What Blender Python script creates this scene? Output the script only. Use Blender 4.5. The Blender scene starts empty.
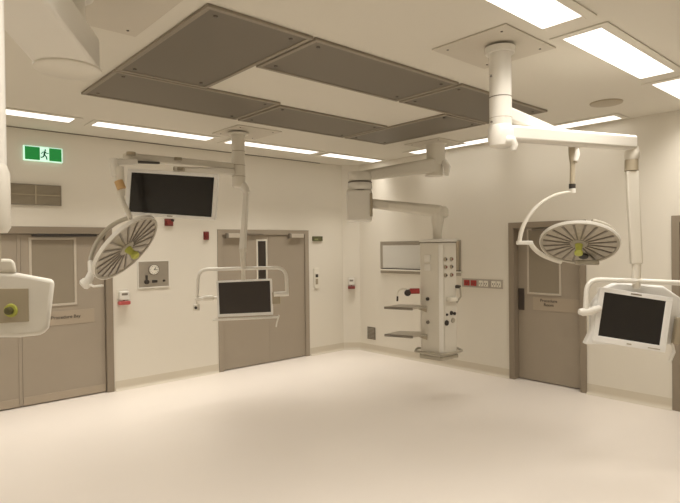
import bpy, bmesh, math, random
from mathutils import Vector as V, Matrix
random.seed(4)
C = bpy.context.scene.collection
PI = math.pi
# ------------------------------------------------------------------ camera frame
FPX = 544.7
EYE = V((0, 0, 1.837))
yaw, pitch, roll = 0.8447, 0.0106, -0.0120
FW = V((math.cos(yaw)*math.cos(pitch), math.sin(yaw)*math.cos(pitch), -math.sin(pitch)))
_r = V((math.sin(yaw), -math.cos(yaw), 0)); _u = _r.cross(FW)
RT = math.cos(roll)*_r + math.sin(roll)*_u
UP = -math.sin(roll)*_r + math.cos(roll)*_u
def ray(px, py): return FW + RT*((px-340)/FPX) - UP*((py-251.5)/FPX)
def at(px, py, d): return EYE + ray(px, py)*d
def size(px, d): return px*d/FPX
H, YW, XW = 3.251, 7.163, 6.64
XL, YB = -0.7, -0.9
def onz(px, py, z): r = ray(px, py); return EYE + r*((z-EYE.z)/r.z)
def on1(px, py, y=YW): r = ray(px, py); return EYE + r*(y/r.y)
def on2(px, py, x=XW): r = ray(px, py); return EYE + r*(x/r.x)

# ------------------------------------------------------------------ materials
def mat(name, col, rough=.5, metal=0, noise=0, nscale=8, bump=0, bscale=60, coat=0, emit=None, estr=0, spec=.5):
    m = bpy.data.materials.new(name); m.use_nodes = True
    n = m.node_tree.nodes; l = m.node_tree.links; b = n['Principled BSDF']
    b.inputs['Base Color'].default_value = (*col, 1)
    b.inputs['Roughness'].default_value = rough
    b.inputs['Metallic'].default_value = metal
    b.inputs['Coat Weight'].default_value = coat
    b.inputs['Specular IOR Level'].default_value = spec
    tc = n.new('ShaderNodeTexCoord')
    if noise:
        t = n.new('ShaderNodeTexNoise'); t.inputs['Scale'].default_value = nscale; t.inputs['Detail'].default_value = 3
        l.new(tc.outputs['Object'], t.inputs['Vector'])
        mx = n.new('ShaderNodeMix'); mx.data_type = 'RGBA'
        mx.inputs[6].default_value = (*[c*(1-noise) for c in col], 1)
        mx.inputs[7].default_value = (*[min(1, c*(1+noise)) for c in col], 1)
        l.new(t.outputs['Fac'], mx.inputs[0]); l.new(mx.outputs[2], b.inputs['Base Color'])
    if bump:
        t2 = n.new('ShaderNodeTexNoise'); t2.inputs['Scale'].default_value = bscale
        l.new(tc.outputs['Object'], t2.inputs['Vector'])
        bp = n.new('ShaderNodeBump'); bp.inputs['Strength'].default_value = bump; bp.inputs['Distance'].default_value = .003
        l.new(t2.outputs['Fac'], bp.inputs['Height']); l.new(bp.outputs[0], b.inputs['Normal'])
    if emit:
        b.inputs['Emission Color'].default_value = (*emit, 1); b.inputs['Emission Strength'].default_value = estr
    return m
M = {}
M['wall']   = mat('wall_vinyl', (.78, .735, .64), .45, noise=.015, nscale=1.2)
M['ceil']   = mat('ceiling_paint', (.74, .70, .61), .8, noise=.015, nscale=1)
M['floor']  = mat('floor_vinyl', (.83, .765, .69), .38, noise=.03, nscale=1.1, bump=.05, bscale=25, spec=.35)
M['cove']   = mat('cove_vinyl', (.66, .60, .49), .45, noise=.02, nscale=2)
M['door']   = mat('door_laminate', (.37, .315, .245), .42, noise=.04, nscale=3)
M['frame']  = mat('door_frame_paint', (.285, .235, .175), .4, noise=.03, nscale=4)
M['kick']   = mat('door_sign_plate', (.42, .35, .265), .35, noise=.02)
M['seal']   = mat('door_seal', (.06, .045, .035), .6)
M['white']  = mat('white_enamel', (.80, .77, .70), .3, noise=.015, nscale=5)
M['cream']  = mat('cream_enamel', (.74, .70, .61), .32, noise=.015, nscale=5)
M['bezel']  = mat('monitor_plastic', (.86, .85, .82), .35)
M['screen'] = mat('monitor_glass', (.012, .010, .009), .22, spec=.45)
M['screen2'] = mat('monitor_glass_matt', (.035, .027, .023), .42, spec=.5)
M['steel']  = mat('brushed_steel', (.46, .42, .36), .38, metal=.75, noise=.05, nscale=30)
M['ceilplate'] = mat('ceiling_plate_paint', (.62, .57, .48), .5, noise=.02)
M['shelf']  = mat('grey_shelf', (.50, .45, .37), .35, metal=.3)
M['dark']   = mat('dark_plastic', (.04, .032, .026), .45)
M['mid']    = mat('mid_grey_plastic', (.22, .19, .15), .45)
M['lens']   = mat('lamp_lens_plate', (.46, .41, .33), .25, noise=.22, nscale=26)
M['palefrm'] = mat('pale_window_bead', (.56, .50, .41), .4)
M['spoke']  = mat('lamp_spoke', (.21, .18, .14), .4)
M['rimgrey'] = mat('lamp_rim_grey', (.42, .38, .30), .35)
M['lime']   = mat('lime_handle', (.50, .52, .10), .4)
M['red']    = mat('red_plastic', (.38, .035, .03), .35)
M['darkred'] = mat('dark_red_strobe', (.20, .03, .025), .3)
M['tan']    = mat('tan_plate', (.42, .36, .26), .4)
M['gold']   = mat('orange_label', (.62, .40, .18), .5)
M['bolt']   = mat('bolt_metal', (.16, .14, .12), .35, metal=.7)
M['hframe'] = mat('diffuser_frame', (.32, .28, .22), .45, metal=.3)
M['pinkish'] = mat('dispenser_tray', (.50, .10, .09), .35)
M['pane']   = mat('blind_glass', (.30, .255, .19), .12, spec=.5)
M['paneD']  = mat('dark_glass', (.045, .035, .028), .08, spec=.6)
M['paper']  = mat('film_viewer_glass', (.66, .64, .58), .2)
M['black']  = mat('lettering', (.03, .025, .02), .6)
M['socket'] = mat('socket_white', (.80, .76, .66), .35)
M['glow']   = mat('lamp_panel', (.9, .9, .88), .5, emit=(1.0, .95, .88), estr=1.8)
M['green']  = mat('exit_green', (.015, .20, .04), .4, emit=(.0, .12, .02), estr=1.0)
M['signwhite'] = mat('exit_white', (.7, .9, .8), .4, emit=(.55, .95, .75), estr=.75)
M['exitdark'] = mat('exit_figure', (.01, .12, .06), .5)
# perforated steel of the air diffusers
def perforated():
    m = mat('perforated_steel', (.215, .185, .15), .48, metal=.45)
    n = m.node_tree.nodes; l = m.node_tree.links; b = n['Principled BSDF']
    tc = n.new('ShaderNodeTexCoord'); vo = n.new('ShaderNodeTexVoronoi'); vo.inputs['Scale'].default_value = 90
    vo.inputs['Randomness'].default_value = 0
    l.new(tc.outputs['Object'], vo.inputs['Vector'])
    cr = n.new('ShaderNodeValToRGB'); cr.color_ramp.elements[0].position = .28; cr.color_ramp.elements[1].position = .36
    cr.color_ramp.elements[0].color = (.10, .088, .07, 1); cr.color_ramp.elements[1].color = (.21, .185, .15, 1)
    l.new(vo.outputs['Distance'], cr.inputs['Fac']); l.new(cr.outputs[0], b.inputs['Base Color'])
    return m
M['perf'] = perforated()

# ------------------------------------------------------------------ mesh builder
class MB:
    def __init__(s): s.bm = bmesh.new()
    def basis_box(s, c, X, Y, Z):
        """box centred at c with full-edge vectors X, Y, Z"""
        c = V(c); vs = []
        for i in (-.5, .5):
            for j in (-.5, .5):
                for k in (-.5, .5): vs.append(s.bm.verts.new(c + X*i + Y*j + Z*k))
        for f in ((0,1,3,2),(4,6,7,5),(0,4,5,1),(2,3,7,6),(0,2,6,4),(1,5,7,3)):
            s.bm.faces.new([vs[q] for q in f])
        return s
    def box(s, c, sz): return s.basis_box(c, V((sz[0],0,0)), V((0,sz[1],0)), V((0,0,sz[2])))
    def bx(s, x0, x1, y0, y1, z0, z1):
        return s.box(((x0+x1)/2, (y0+y1)/2, (z0+z1)/2), (abs(x1-x0), abs(y1-y0), abs(z1-z0)))
    def lathe(s, p, axis, prof, n=32, caps=True):
        """profile [(dist along axis, radius)] turned about axis at p"""
        p = V(p); a = V(axis).normalized()
        t = V((0,0,1)) if abs(a.z) < .9 else V((1,0,0))
        e = a.cross(t).normalized(); g = a.cross(e)
        rings = []
        for h, r in prof:
            rings.append([s.bm.verts.new(p + a*h + (e*math.cos(2*PI*i/n) + g*math.sin(2*PI*i/n))*max(r, 1e-4)) for i in range(n)])
        for q in range(len(rings)-1):
            for i in range(n):
                j = (i+1) % n
                s.bm.faces.new((rings[q][i], rings[q][j], rings[q+1][j], rings[q+1][i]))
        if caps:
            s.bm.faces.new(rings[0][::-1]); s.bm.faces.new(rings[-1])
        return s
    def cyl(s, p0, p1, r0, r1=None, n=24):
        p0 = V(p0); p1 = V(p1); L = (p1-p0).length
        return s.lathe(p0, p1-p0, [(0, r0), (L, r0 if r1 is None else r1)], n)
    def tube(s, pts, r, n=12):
        pts = [V(p) for p in pts]; rings = []
        d0 = (pts[1]-pts[0]).normalized()
        t = V((0,0,1)) if abs(d0.z) < .9 else V((1,0,0))
        e = d0.cross(t).normalized()
        for k, p in enumerate(pts):
            d = (pts[min(k+1, len(pts)-1)] - pts[max(k-1, 0)]).normalized()
            e = (e - d*e.dot(d)).normalized(); g = d.cross(e)
            rr = r[k] if isinstance(r, (list, tuple)) else r
            rings.append([s.bm.verts.new(p + (e*math.cos(2*PI*i/n) + g*math.sin(2*PI*i/n))*rr) for i in range(n)])
        for q in range(len(rings)-1):
            for i in range(n):
                j = (i+1) % n
                s.bm.faces.new((rings[q][i], rings[q][j], rings[q+1][j], rings[q+1][i]))
        s.bm.faces.new(rings[0][::-1]); s.bm.faces.new(rings[-1])
        return s
    def prism(s, pts, ext):
        """closed polygon of 3D points extruded along ext"""
        ext = V(ext)
        a = [s.bm.verts.new(V(p)) for p in pts]; b = [s.bm.verts.new(V(p)+ext) for p in pts]
        s.bm.faces.new(a); s.bm.faces.new(b[::-1]); n = len(a)
        for i in range(n):
            j = (i+1) % n; s.bm.faces.new((a[j], a[i], b[i], b[j]))
        return s
    def hull(s, pts):
        vs = [s.bm.verts.new(V(p)) for p in pts]
        bmesh.ops.convex_hull(s.bm, input=vs); return s
    def frame(s, c, X, Y, Z, wd):
        """rectangular ring: outer edges X, Y, depth Z, member width wd"""
        x = X.normalized(); y = Y.normalized(); lx = X.length; ly = Y.length
        s.basis_box(c + y*(ly-wd)/2, X, y*wd, Z); s.basis_box(c - y*(ly-wd)/2, X, y*wd, Z)
        s.basis_box(c + x*(lx-wd)/2, x*wd, y*(ly-2*wd), Z); s.basis_box(c - x*(lx-wd)/2, x*wd, y*(ly-2*wd), Z)
        return s
    def build(s, name, m, parent=None, bevel=0, smooth=True, kind=None, seg=2, sub=0):
        bmesh.ops.recalc_face_normals(s.bm, faces=s.bm.faces)
        me = bpy.data.meshes.new(name)
        off = wloc(parent) if parent else V((0,0,0))
        if not parent and kind != 'structure':
            # origin at the base of the thing
            n = len(s.bm.verts); cx = sum((v.co for v in s.bm.verts), V((0,0,0)))/n
            off = V((cx.x, cx.y, min(v.co.z for v in s.bm.verts)))
        for v in s.bm.verts: v.co -= off
        s.bm.to_mesh(me); s.bm.free()
        me.materials.append(m)
        if smooth:
            for p in me.polygons: p.use_smooth = True
            me.set_sharp_from_angle(angle=math.radians(38))
        o = bpy.data.objects.new(name, me); C.objects.link(o)
        if parent: o.parent = parent
        elif kind != 'structure': o.location = off
        if kind: o['kind'] = kind
        if bevel:
            b = o.modifiers.new('bevel', 'BEVEL'); b.width = bevel; b.segments = seg; b.limit_method = 'ANGLE'; b.angle_limit = math.radians(40)
        return o
def wloc(o):
    p = V((0,0,0))
    while o: p += o.location; o = o.parent
    return p
def tag(o, label, cat, group=None):
    o['label'] = label; o['category'] = cat
    if group: o['group'] = group
    return o
def thing(name, label, cat, loc, group=None):
    o = bpy.data.objects.new(name, None); C.objects.link(o); o.location = V(loc); o.empty_display_size = .1
    return tag(o, label, cat, group)
def text(name, body, p, X, Y, h, m, parent, ext=.001, align='CENTER'):
    cu = bpy.data.curves.new(name, 'FONT'); cu.body = body; cu.size = h; cu.align_x = align; cu.align_y = 'CENTER'; cu.extrude = ext
    t = bpy.data.objects.new('tmp', cu); C.objects.link(t)
    bpy.context.view_layer.update()
    me = bpy.data.meshes.new_from_object(t); bpy.data.objects.remove(t)
    X = X.normalized(); Y = Y.normalized(); Z = X.cross(Y)
    mx = Matrix((X, Y, Z)).transposed().to_4x4(); mx.translation = V(p) - wloc(parent)
    me.transform(mx); me.materials.clear(); me.materials.append(m)
    o = bpy.data.objects.new(name, me); C.objects.link(o); o.parent = parent
    return o
def rounded(w, h, r, n=6):
    out = []
    for cx, cy, a0 in ((w/2-r, h/2-r, 0), (-w/2+r, h/2-r, 90), (-w/2+r, -h/2+r, 180), (w/2-r, -h/2+r, 270)):
        for i in range(n+1):
            a = math.radians(a0 + 90*i/n); out.append((cx+r*math.cos(a), cy+r*math.sin(a)))
    return out
def plate(mb, c, x, y, w, h, r, ext):
    mb.prism([c + x*a + y*b for a, b in rounded(w, h, r)], ext); return mb
def bezier(p0, p1, p2, p3, n=14):
    return [p0*(1-t)**3 + p1*3*t*(1-t)**2 + p2*3*t*t*(1-t) + p3*t**3 for t in [i/n for i in range(n+1)]]
def corner_path(pts, r, n=6):
    out = [V(pts[0])]
    for k in range(1, len(pts)-1):
        a, b, c = V(pts[k-1]), V(pts[k]), V(pts[k+1])
        p = b + (a-b).normalized()*r; q = b + (c-b).normalized()*r
        for i in range(n+1):
            t = i/n; out.append(p*(1-t)**2 + b*2*t*(1-t) + q*t*t)
    out.append(V(pts[-1])); return out
X_, Y_, Z_ = V((1,0,0)), V((0,1,0)), V((0,0,1))

# ------------------------------------------------------------------ room shell
CHX, CHY = 6.42, 6.955      # splayed corner
TW = .16
MB().bx(XL-TW, XW+TW, YB-TW, YW+TW, -.12, 0).build('floor', M['floor'], kind='structure', smooth=False)
# ceiling with openings for nothing: one slab
MB().bx(XL-TW, XW+TW, YB-TW, YW+TW, H, H+.12).build('ceiling', M['ceil'], kind='structure', smooth=False)
D1 = (.42, 2.40, 2.055); D2 = (4.0, 5.61, 2.055); D3 = (3.03, 3.95, 2.055); D4 = (1.02, 1.97, 2.055)
def wall_runs(name, segs, mk):
    mb = MB()
    for a in segs: mk(mb, *a)
    mb.build(name, M['wall'], kind='structure', smooth=False)
wall_runs('wall_back', [(XL-TW, D1[0], 0, H), (D1[0], D1[1], D1[2], H), (D1[1], D2[0], 0, H), (D2[0], D2[1], D2[2], H), (D2[1], XW+TW, 0, H)],
          lambda mb, a, b, z0, z1: mb.bx(a, b, YW, YW+TW, z0, z1))
wall_runs('wall_right', [(YB, D4[0], 0, H), (D4[0], D4[1], D4[2], H), (D4[1], D3[0], 0, H), (D3[0], D3[1], D3[2], H), (D3[1], YW, 0, H)],
          lambda mb, a, b, z0, z1: mb.bx(XW, XW+TW, a, b, z0, z1))
MB().prism([(CHX, YW, 0), (XW, YW, 0), (XW, CHY, 0)], (0,0,H)).build('wall_corner', M['wall'], kind='structure', smooth=False)
MB().bx(XL-TW, XL, YB, YW, 0, H).build('wall_left', M['wall'], kind='structure', smooth=False)
MB().bx(XL-TW, XW+TW, YB-TW, YB, 0, H).build('wall_front', M['wall'], kind='structure', smooth=False)
# dark rooms beyond the doors are closed by the leaves; a backing behind the opening keeps light out
# coved skirting: welded vinyl curved up the wall
def cove(name, p0, p1, nrm, h=.125):
    p0 = V(p0); p1 = V(p1); nrm = V(nrm).normalized(); prof = [(0, h), (.004, h), (.005, .05)]
    for i in range(7):
        a = PI/2*i/6; prof.append((.005+.04*(1-math.cos(a)), .045*(1-math.sin(a))+.002))
    prof.append((.045, .0)); prof.append((0, 0))
    MB().prism([p0 + nrm*a + Z_*b for a, b in prof], p1-p0).build(name, M['cove'], kind='structure')
def fr(o): return o
cove('baseboard_back', (D1[1]+.065, YW, 0), (D2[0]-.055, YW, 0), (0,-1,0))
cove('baseboard_back_corner', (D2[1]+.06, YW, 0), (CHX+.01, YW, 0), (0,-1,0))
cove('baseboard_corner', (CHX, YW, 0), (XW, CHY, 0), (-(YW-CHY), -(XW-CHX), 0))
cove('baseboard_right_corner', (XW, CHY+.01, 0), (XW, D3[1]+.065, 0), (-1,0,0))
cove('baseboard_right', (XW, D3[0]-.065, 0), (XW, D4[1]+.065, 0), (-1,0,0))
cove('baseboard_left', (XL, YB, 0), (XL, YW, 0), (1,0,0))
# shadow-gap trim where wall meets ceiling (stops before the corner)
MB().bx(XL, 5.92, YW-.012, YW, H-.012, H-.003).build('trim_1', M['mid'], kind='structure', smooth=False)

# ------------------------------------------------------------------ doors
def architrave(mb, axis, a, b, top, w, proud=.018, deep=.14):
    """steel frame: face around the opening and the lining inside it"""
    if axis == 'y':
        for p in ([(a-w, 0), (a+.035, 0), (a+.035, top-.035), (b-.035, top-.035), (b-.035, 0), (b+w, 0), (b+w, top+w), (a-w, top+w)],):
            mb.prism([(q[0], YW-proud, q[1]) for q in p], (0, proud-.0005, 0))
        p = [(a, 0), (a+.035, 0), (a+.035, top-.035), (b-.035, top-.035), (b-.035, 0), (b, 0), (b, top), (a, top)]
        mb.prism([(q[0], YW, q[1]) for q in p], (0, deep, 0))
    else:
        p = [(a-w, 0), (a+.012, 0), (a+.012, top-.012), (b-.012, top-.012), (b-.012, 0), (b+w, 0), (b+w, top+w), (a-w, top+w)]
        mb.prism([(XW-proud, q[0], q[1]) for q in p], (proud-.0005, 0, 0))
        p = [(a, 0), (a+.012, 0), (a+.012, top-.012), (b-.012, top-.012), (b-.012, 0), (b, 0), (b, top), (a, top)]
        mb.prism([(XW, q[0], q[1]) for q in p], (deep, 0, 0))
# door 1: wide double door at the left
d = MB(); architrave(d, 'y', *D1, .05)
door1 = d.build('door_1', M['frame'], kind='structure', bevel=.003)
yl = YW+.03
lf = MB().bx(D1[0]+.04, 1.417, yl, yl+.045, .012, 2.015).build('door_leaf', M['door'], door1, bevel=.002)
lf2 = MB().bx(1.425, D1[1]-.04, yl, yl+.045, .012, 2.015).build('door_leaf', M['door'], door1, bevel=.002)
MB().bx(1.385, 1.422, yl-.008, yl-.001, .02, 2.01).build('meeting_strip', M['door'], lf, bevel=.002)
for a, b in ((D1[0]+.045, 1.38), (1.43, D1[1]-.045)):
    MB().bx(a, b, yl-.006, yl-.001, .015, .11).build('kick_plate', M['kick'], lf if a < 1 else lf2, bevel=.002)
fm = MB().frame(V((1.77, yl-.004, 1.565)), X_*.52, Z_*.83, Y_*.012, .028).build('window_frame', M['palefrm'], lf2, bevel=.003)
MB().bx(1.538, 2.002, yl-.002, yl+.0, 1.178, 1.952).build('window_pane', M['pane'], lf2)
MB().bx(1.72, 2.23, yl-.004, yl-.0005, .915, 1.085).build('sign_plate', M['kick'], lf2, bevel=.001)
text('sign_lettering', 'Procedure Bay', (1.90, yl-.0055, 1.008), X_, Z_, .056, M['black'], lf2)
MB().bx(1.54, 2.26, YW-.03, yl-.001, 1.99, 2.012).build('door_closer', M['dark'], lf2, bevel=.003)
# door 2: wide door with slim vision panel, two concealed closers
d = MB(); architrave(d, 'y', *D2, .045, proud=.012)
door2 = d.build('door_2', M['door'], kind='structure', bevel=.003)
yl = YW+.012
l1 = MB().bx(D2[0]+.038, 4.8645, yl, yl+.045, .012, 2.015).build('door_leaf', M['door'], door2, bevel=.001)
l2 = MB().bx(4.8655, D2[1]-.038, yl, yl+.045, .012, 2.015).build('door_leaf', M['door'], door2, bevel=.001)
MB().frame(V((4.735, yl-.004, 1.60)), X_*.20, Z_*.70, Y_*.012, .026).build('window_frame', M['cream'], l1, bevel=.002)
MB().bx(4.662, 4.808, yl-.002, yl, 1.276, 1.924).build('window_pane', M['paneD'], l1)
for x, lf_ in ((4.12, l1), (5.27, l2)):
    c = MB().bx(x, x+.25, YW-.055, yl-.001, 1.975, 2.04).build('door_closer', M['palefrm'], lf_, bevel=.005)
    MB().bx(x-.035, x-.002, YW-.05, yl-.001, 1.965, 2.045).build('closer_bracket', M['mid'], c, bevel=.003)
    MB().bx(x+.255, x+.62 if x < 5 else D2[1]-.05, YW-.04, YW-.015, 2.025, 2.04).build('closer_arm', M['mid'], c, bevel=.002)
# door 3: right wall, half-glazed
d = MB(); architrave(d, 'x', *D3, .065)
door3 = d.build('door_3', M['frame'], kind='structure', bevel=.003)
xl = XW+.095
l3 = MB().bx(xl, xl+.045, D3[0]+.014, D3[1]-.014, .012, 2.04).build('door_leaf', M['door'], door3, bevel=.002)
MB().frame(V((xl-.004, 3.565, 1.60)), Y_*.47, Z_*.88, X_*.014, .026).build('window_frame', M['palefrm'], l3, bevel=.003)
MB().bx(xl-.003, xl, 3.355, 3.775, 1.18, 2.02).build('window_pane', M['pane'], l3)
MB().bx(xl-.004, xl-.0005, 3.10, 3.72, .955, 1.125).build('sign_plate', M['kick'], l3, bevel=.001)
text('sign_lettering', 'Procedure', (xl-.0055, 3.50, 1.085), -Y_, Z_, .055, M['black'], l3)
text('sign_lettering', 'Room', (xl-.0055, 3.50, 1.03), -Y_, Z_, .055, M['black'], l3)
MB().bx(xl-.02, xl-.001, 3.845, 3.925, .94, 1.23).build('pull_recess', M['seal'], l3, bevel=.004)
MB().bx(XW+.03, xl-.002, 3.06, 3.70, 2.0, 2.03).build('door_closer', M['mid'], l3, bevel=.003)
# door 4: only its near edge shows at the right border
d = MB(); architrave(d, 'x', *D4, .065)
door4 = d.build('door_4', M['frame'], kind='structure', bevel=.003)
MB().bx(xl, xl+.045, D4[0]+.014, D4[1]-.014, .012, 2.04).build('door_leaf', M['door'], door4, bevel=.002)
# solid backs of the door reveals
MB().bx(D1[0], D1[1], YW+.1, YW+TW, 0, D1[2]).build('trim_2', M['seal'], kind='structure', smooth=False)
MB().bx(D2[0], D2[1], YW+.1, YW+TW, 0, D2[2]).build('trim_3', M['seal'], kind='structure', smooth=False)
MB().bx(XW+.142, XW+TW+.02, D3[0], D3[1], 0, D3[2]).build('trim_4', M['seal'], kind='structure', smooth=False)
MB().bx(XW+.142, XW+TW+.02, D4[0], D4[1], 0, D4[2]).build('trim_5', M['seal'], kind='structure', smooth=False)

# ------------------------------------------------------------------ ceiling lamps
g1 = 'strip lights along the left wall'; g2 = 'strip lights along the right wall'
LW, SPREAD = 17.5, 130
def lamp(x0, x1, y0, y1, label, group, k=1.0):
    t = thing('ceiling_lamp', label, 'ceiling light', ((x0+x1)/2, (y0+y1)/2, H-.012), group)
    c = V(((x0+x1)/2, (y0+y1)/2, H-.005))
    MB().frame(c, X_*(x1-x0+.13), Y_*(y1-y0+.13), Z_*.009, .065).build('trim_ring', M['ceil'], t, bevel=.002)
    MB().bx(x0, x1, y0, y1, H-.008, H-.001).build('diffuser', M['glow'], t)
    ld = bpy.data.lights.new('lamp_light', 'AREA'); ld.shape = 'RECTANGLE'; ld.size = x1-x0; ld.size_y = y1-y0
    ld.energy = LW*{g1: .62, g2: .14}.get(group, 1)*k*(x1-x0)*(y1-y0)/.34; ld.color = (1.0, .945, .87); ld.spread = math.radians(SPREAD if group not in (g1, g2) else 84)
    lo = bpy.data.objects.new('lamp_light', ld); C.objects.link(lo); lo.parent = t; lo.location = (0, 0, .001)
for (a, b), lb in zip(((.30, 1.79), (2.03, 3.46), (3.73, 5.20), (5.42, 6.56)),
    ('long ceiling strip light above the green exit sign', 'long ceiling strip light left of the left boom column',
     'long ceiling strip light just right of the left boom column', 'short-looking ceiling strip light nearest the far corner, left side')):
    lamp(a, b, 6.30, 6.53, lb, g1)
g2 = 'strip lights along the right wall'
for (a, b), lb in zip(((4.10, 5.5), (2.50, 3.88)),
    ('ceiling strip light behind the round column of the pendant', 'ceiling strip light behind the right boom arm, toward the right border')):
    lamp(6.30, 6.52, a, b, lb, g2)
g3 = 'large bright ceiling lights at the upper right'
for (a, b), lb in zip(((1.96, 3.39), (3.67, 5.07), (5.34, 6.5)),
    ('bright ceiling light cut off by the top border, above the right boom plate', 'bright rectangular ceiling light wholly in view at the upper right', 'bright ceiling light cut off by the right border')):
    lamp(a, b, 1.53, 1.79, lb, g3)
# unseen lamps added outside the frame to light the room, continuing the ring
lamp(.27, 1.69, 1.53, 1.79, 'added unseen ceiling light of the near row, beyond the left one cut by the top border', g3)
lamp(.0, .23, 2.6, 4.0, 'added unseen ceiling light to the left of the nearest boom, beyond the left border', g3, .65)
lamp(.0, .23, 4.3, 5.7, 'added unseen ceiling light by the double door, beyond the left border', g3, .65)

# ------------------------------------------------------------------ laminar air diffusers
g = 'perforated air diffusers in the ceiling'
def diffuser(x0, x1, y0, y1, label):
    t = thing('air_diffuser', label, 'air diffuser', ((x0+x1)/2, (y0+y1)/2, H-.03), g)
    c = V(((x0+x1)/2, (y0+y1)/2, H-.011)); w, h = x1-x0, y1-y0
    MB().frame(c, X_*w, Y_*h, Z_*.021, .034).build('frame', M['hframe'], t, bevel=.004)
    MB().bx(x0+.034, x1-.034, y0+.034, y1-.034, H-.014, H-.006).build('perforated_sheet', M['perf'], t)
    for sx, sy in ((x0+.11, y0+.11), (x1-.11, y0+.11), (x0+.11, y1-.11), (x1-.11, y1-.11)):
        MB().lathe((sx, sy, H-.0138), -Z_, [(0, .015), (.005, .015), (.009, .01)], 14).build('fixing_screw', M['bolt'], t)
    return t
diffuser(1.54, 2.325, 2.86, 4.36, 'largest-looking dark perforated ceiling diffuser, at the upper left')
diffuser(1.54, 3.135, 4.38, 5.23, 'dark perforated ceiling diffuser forming the left corner of the ring')
diffuser(3.175, 4.73, 4.45, 5.25, 'dark perforated ceiling diffuser in the far row above the left boom column')
diffuser(4.76, 5.51, 3.62, 5.25, 'dark perforated ceiling diffuser nearest the pendant column')
diffuser(2.345, 3.95, 2.86, 3.60, 'dark perforated ceiling diffuser at top centre, next to the largest one')
diffuser(3.99, 5.51, 2.86, 3.60, 'dark perforated ceiling diffuser crossed by the right boom column')
t = MB().lathe((5.69, 2.33, H), -Z_, [(0, .155), (.012, .15), (.02, .11), (.022, .02)], 36).build('ceiling_speaker', M['tan'], bevel=0)
tag(t, 'flat round ceiling speaker between the right boom and the bright lights', 'ceiling speaker')

# ------------------------------------------------------------------ wall fittings, left wall (y = YW)
def wall1(px0, py0, px1, py1):
    a = on1(px0, py0); b = on1(px1, py1); return a.x, b.x, b.z, a.z
# exit sign
x0, x1, z0, z1 = 1.475, 1.865, 2.885, 3.035
t = thing('exit_sign', 'lit green running-man exit sign above the air grille', 'exit sign', ((x0+x1)/2, YW, z0))
MB().bx(x0-.012, x1+.012, YW-.035, YW-.0005, z0-.010, z1+.010).build('housing', M['signwhite'], t, bevel=.004)
w = x1-x0
MB().bx(x0, x0+w*.40, YW-.038, YW-.035, z0, z1).build('green_panel', M['green'], t)
MB().bx(x0+w*.655, x1, YW-.038, YW-.035, z0, z1).build('green_panel', M['green'], t)
cx = x0+w*.53; mb = MB(); s = z1-z0; yy = YW-.037
def fp(a, b): return V((cx+a*s, yy, z0+b*s))
mb.lathe(fp(.05, .82)-Y_*.001, Y_, [(0, .07*s), (.002, .07*s)], 14)
mb.tube([fp(.03, .72), fp(-.03, .45)], .07*s, 8)
mb.tube([fp(-.03, .46), fp(.12, .30), fp(.16, .08)], .05*s, 8); mb.tube([fp(-.03, .46), fp(-.10, .28), fp(-.28, .22)], .05*s, 8)
mb.tube([fp(.02, .68), fp(.18, .56), fp(.28, .60)], .035*s, 8); mb.tube([fp(.02, .68), fp(-.16, .64), fp(-.24, .50)], .035*s, 8)
mb.build('running_figure', M['exitdark'], t)
# air grille
x0, x1, z0, z1 = 1.31, 1.86, 2.355, 2.60
t = thing('air_grille', 'brown four-panel return air grille above the double door', 'air grille', ((x0+x1)/2, YW, z0))
MB().bx(x0, x1, YW-.012, YW-.0005, z0, z1).build('back_plate', M['mid'], t)
MB().frame(V(((x0+x1)/2, YW-.014, (z0+z1)/2)), X_*(x1-x0), Z_*(z1-z0), Y_*.022, .012).build('frame', M['hframe'], t, bevel=.002)
mb = MB(); mb.bx(x0+.01, x1-.01, YW-.024, YW-.011, (z0+z1)/2-.007, (z0+z1)/2+.007); mb.bx((x0+x1)/2-.007, (x0+x1)/2+.007, YW-.0235, YW-.011, z0+.01, z1-.01); mb.build('crossbar', M['tan'], t)
mb = MB(); k = 16
for i in range(k):
    z = z0+.02+(z1-z0-.04)*i/(k-1)
    mb.basis_box(V(((x0+x1)/2, YW-.016, z)), X_*(x1-x0-.03), (Y_*.006+Z_*.009), V((0,-.001,.0016)))
mb.build('louvre_blades', M['tan'], t)
# control panel with clock
x0, x1, z0, z1 = 2.785, 3.20, 1.315, 1.655
t = thing('clock_panel', 'recessed steel panel with round dial and black switches on left wall', 'control panel', ((x0+x1)/2, YW, z0))
MB().bx(x0, x1, YW-.012, YW-.0005, z0, z1).build('steel_plate', M['steel'], t, bevel=.002)
MB().frame(V(((x0+x1)/2, YW-.008, (z0+z1)/2)), X_*(x1-x0+.03), Z_*(z1-z0+.03), Y_*.014, .015).build('edge_trim', M['white'], t, bevel=.002)
cc = V((2.99, YW-.012, 1.545))
dl = MB().lathe(cc, -Y_, [(0, .074), (.016, .074), (.016, .064)], 36).build('dial_rim', M['mid'], t)
MB().lathe(cc-Y_*.016, -Y_, [(0, .064), (.002, .064)], 36).build('dial_face', M['socket'], t)
mb = MB()
for k in range(12):
    a = 2*PI*k/12; p = cc - Y_*.0185 + (X_*math.cos(a)+Z_*math.sin(a))*.05
    mb.box(p, (.008, .001, .008))
mb.tube([cc-Y_*.020, cc-Y_*.020+V((.038,0,.0))], .0035, 6); mb.tube([cc-Y_*.020, cc-Y_*.020+V((.022,0,.03))], .0035, 6)
mb.build('dial_hands', M['black'], t)
mb = MB(); mb.lathe((2.89, YW-.012, 1.385), -Y_, [(0, .032), (.03, .03)], 20); mb.bx(2.877, 2.903, YW-.03, YW-.012, 1.385, 1.475)
mb.build('lever_switch', M['dark'], t, bevel=.003)
MB().bx(2.965, 3.035, YW-.03, YW-.012, 1.37, 1.405).build('rocker_switch', M['dark'], t, bevel=.004)
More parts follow.
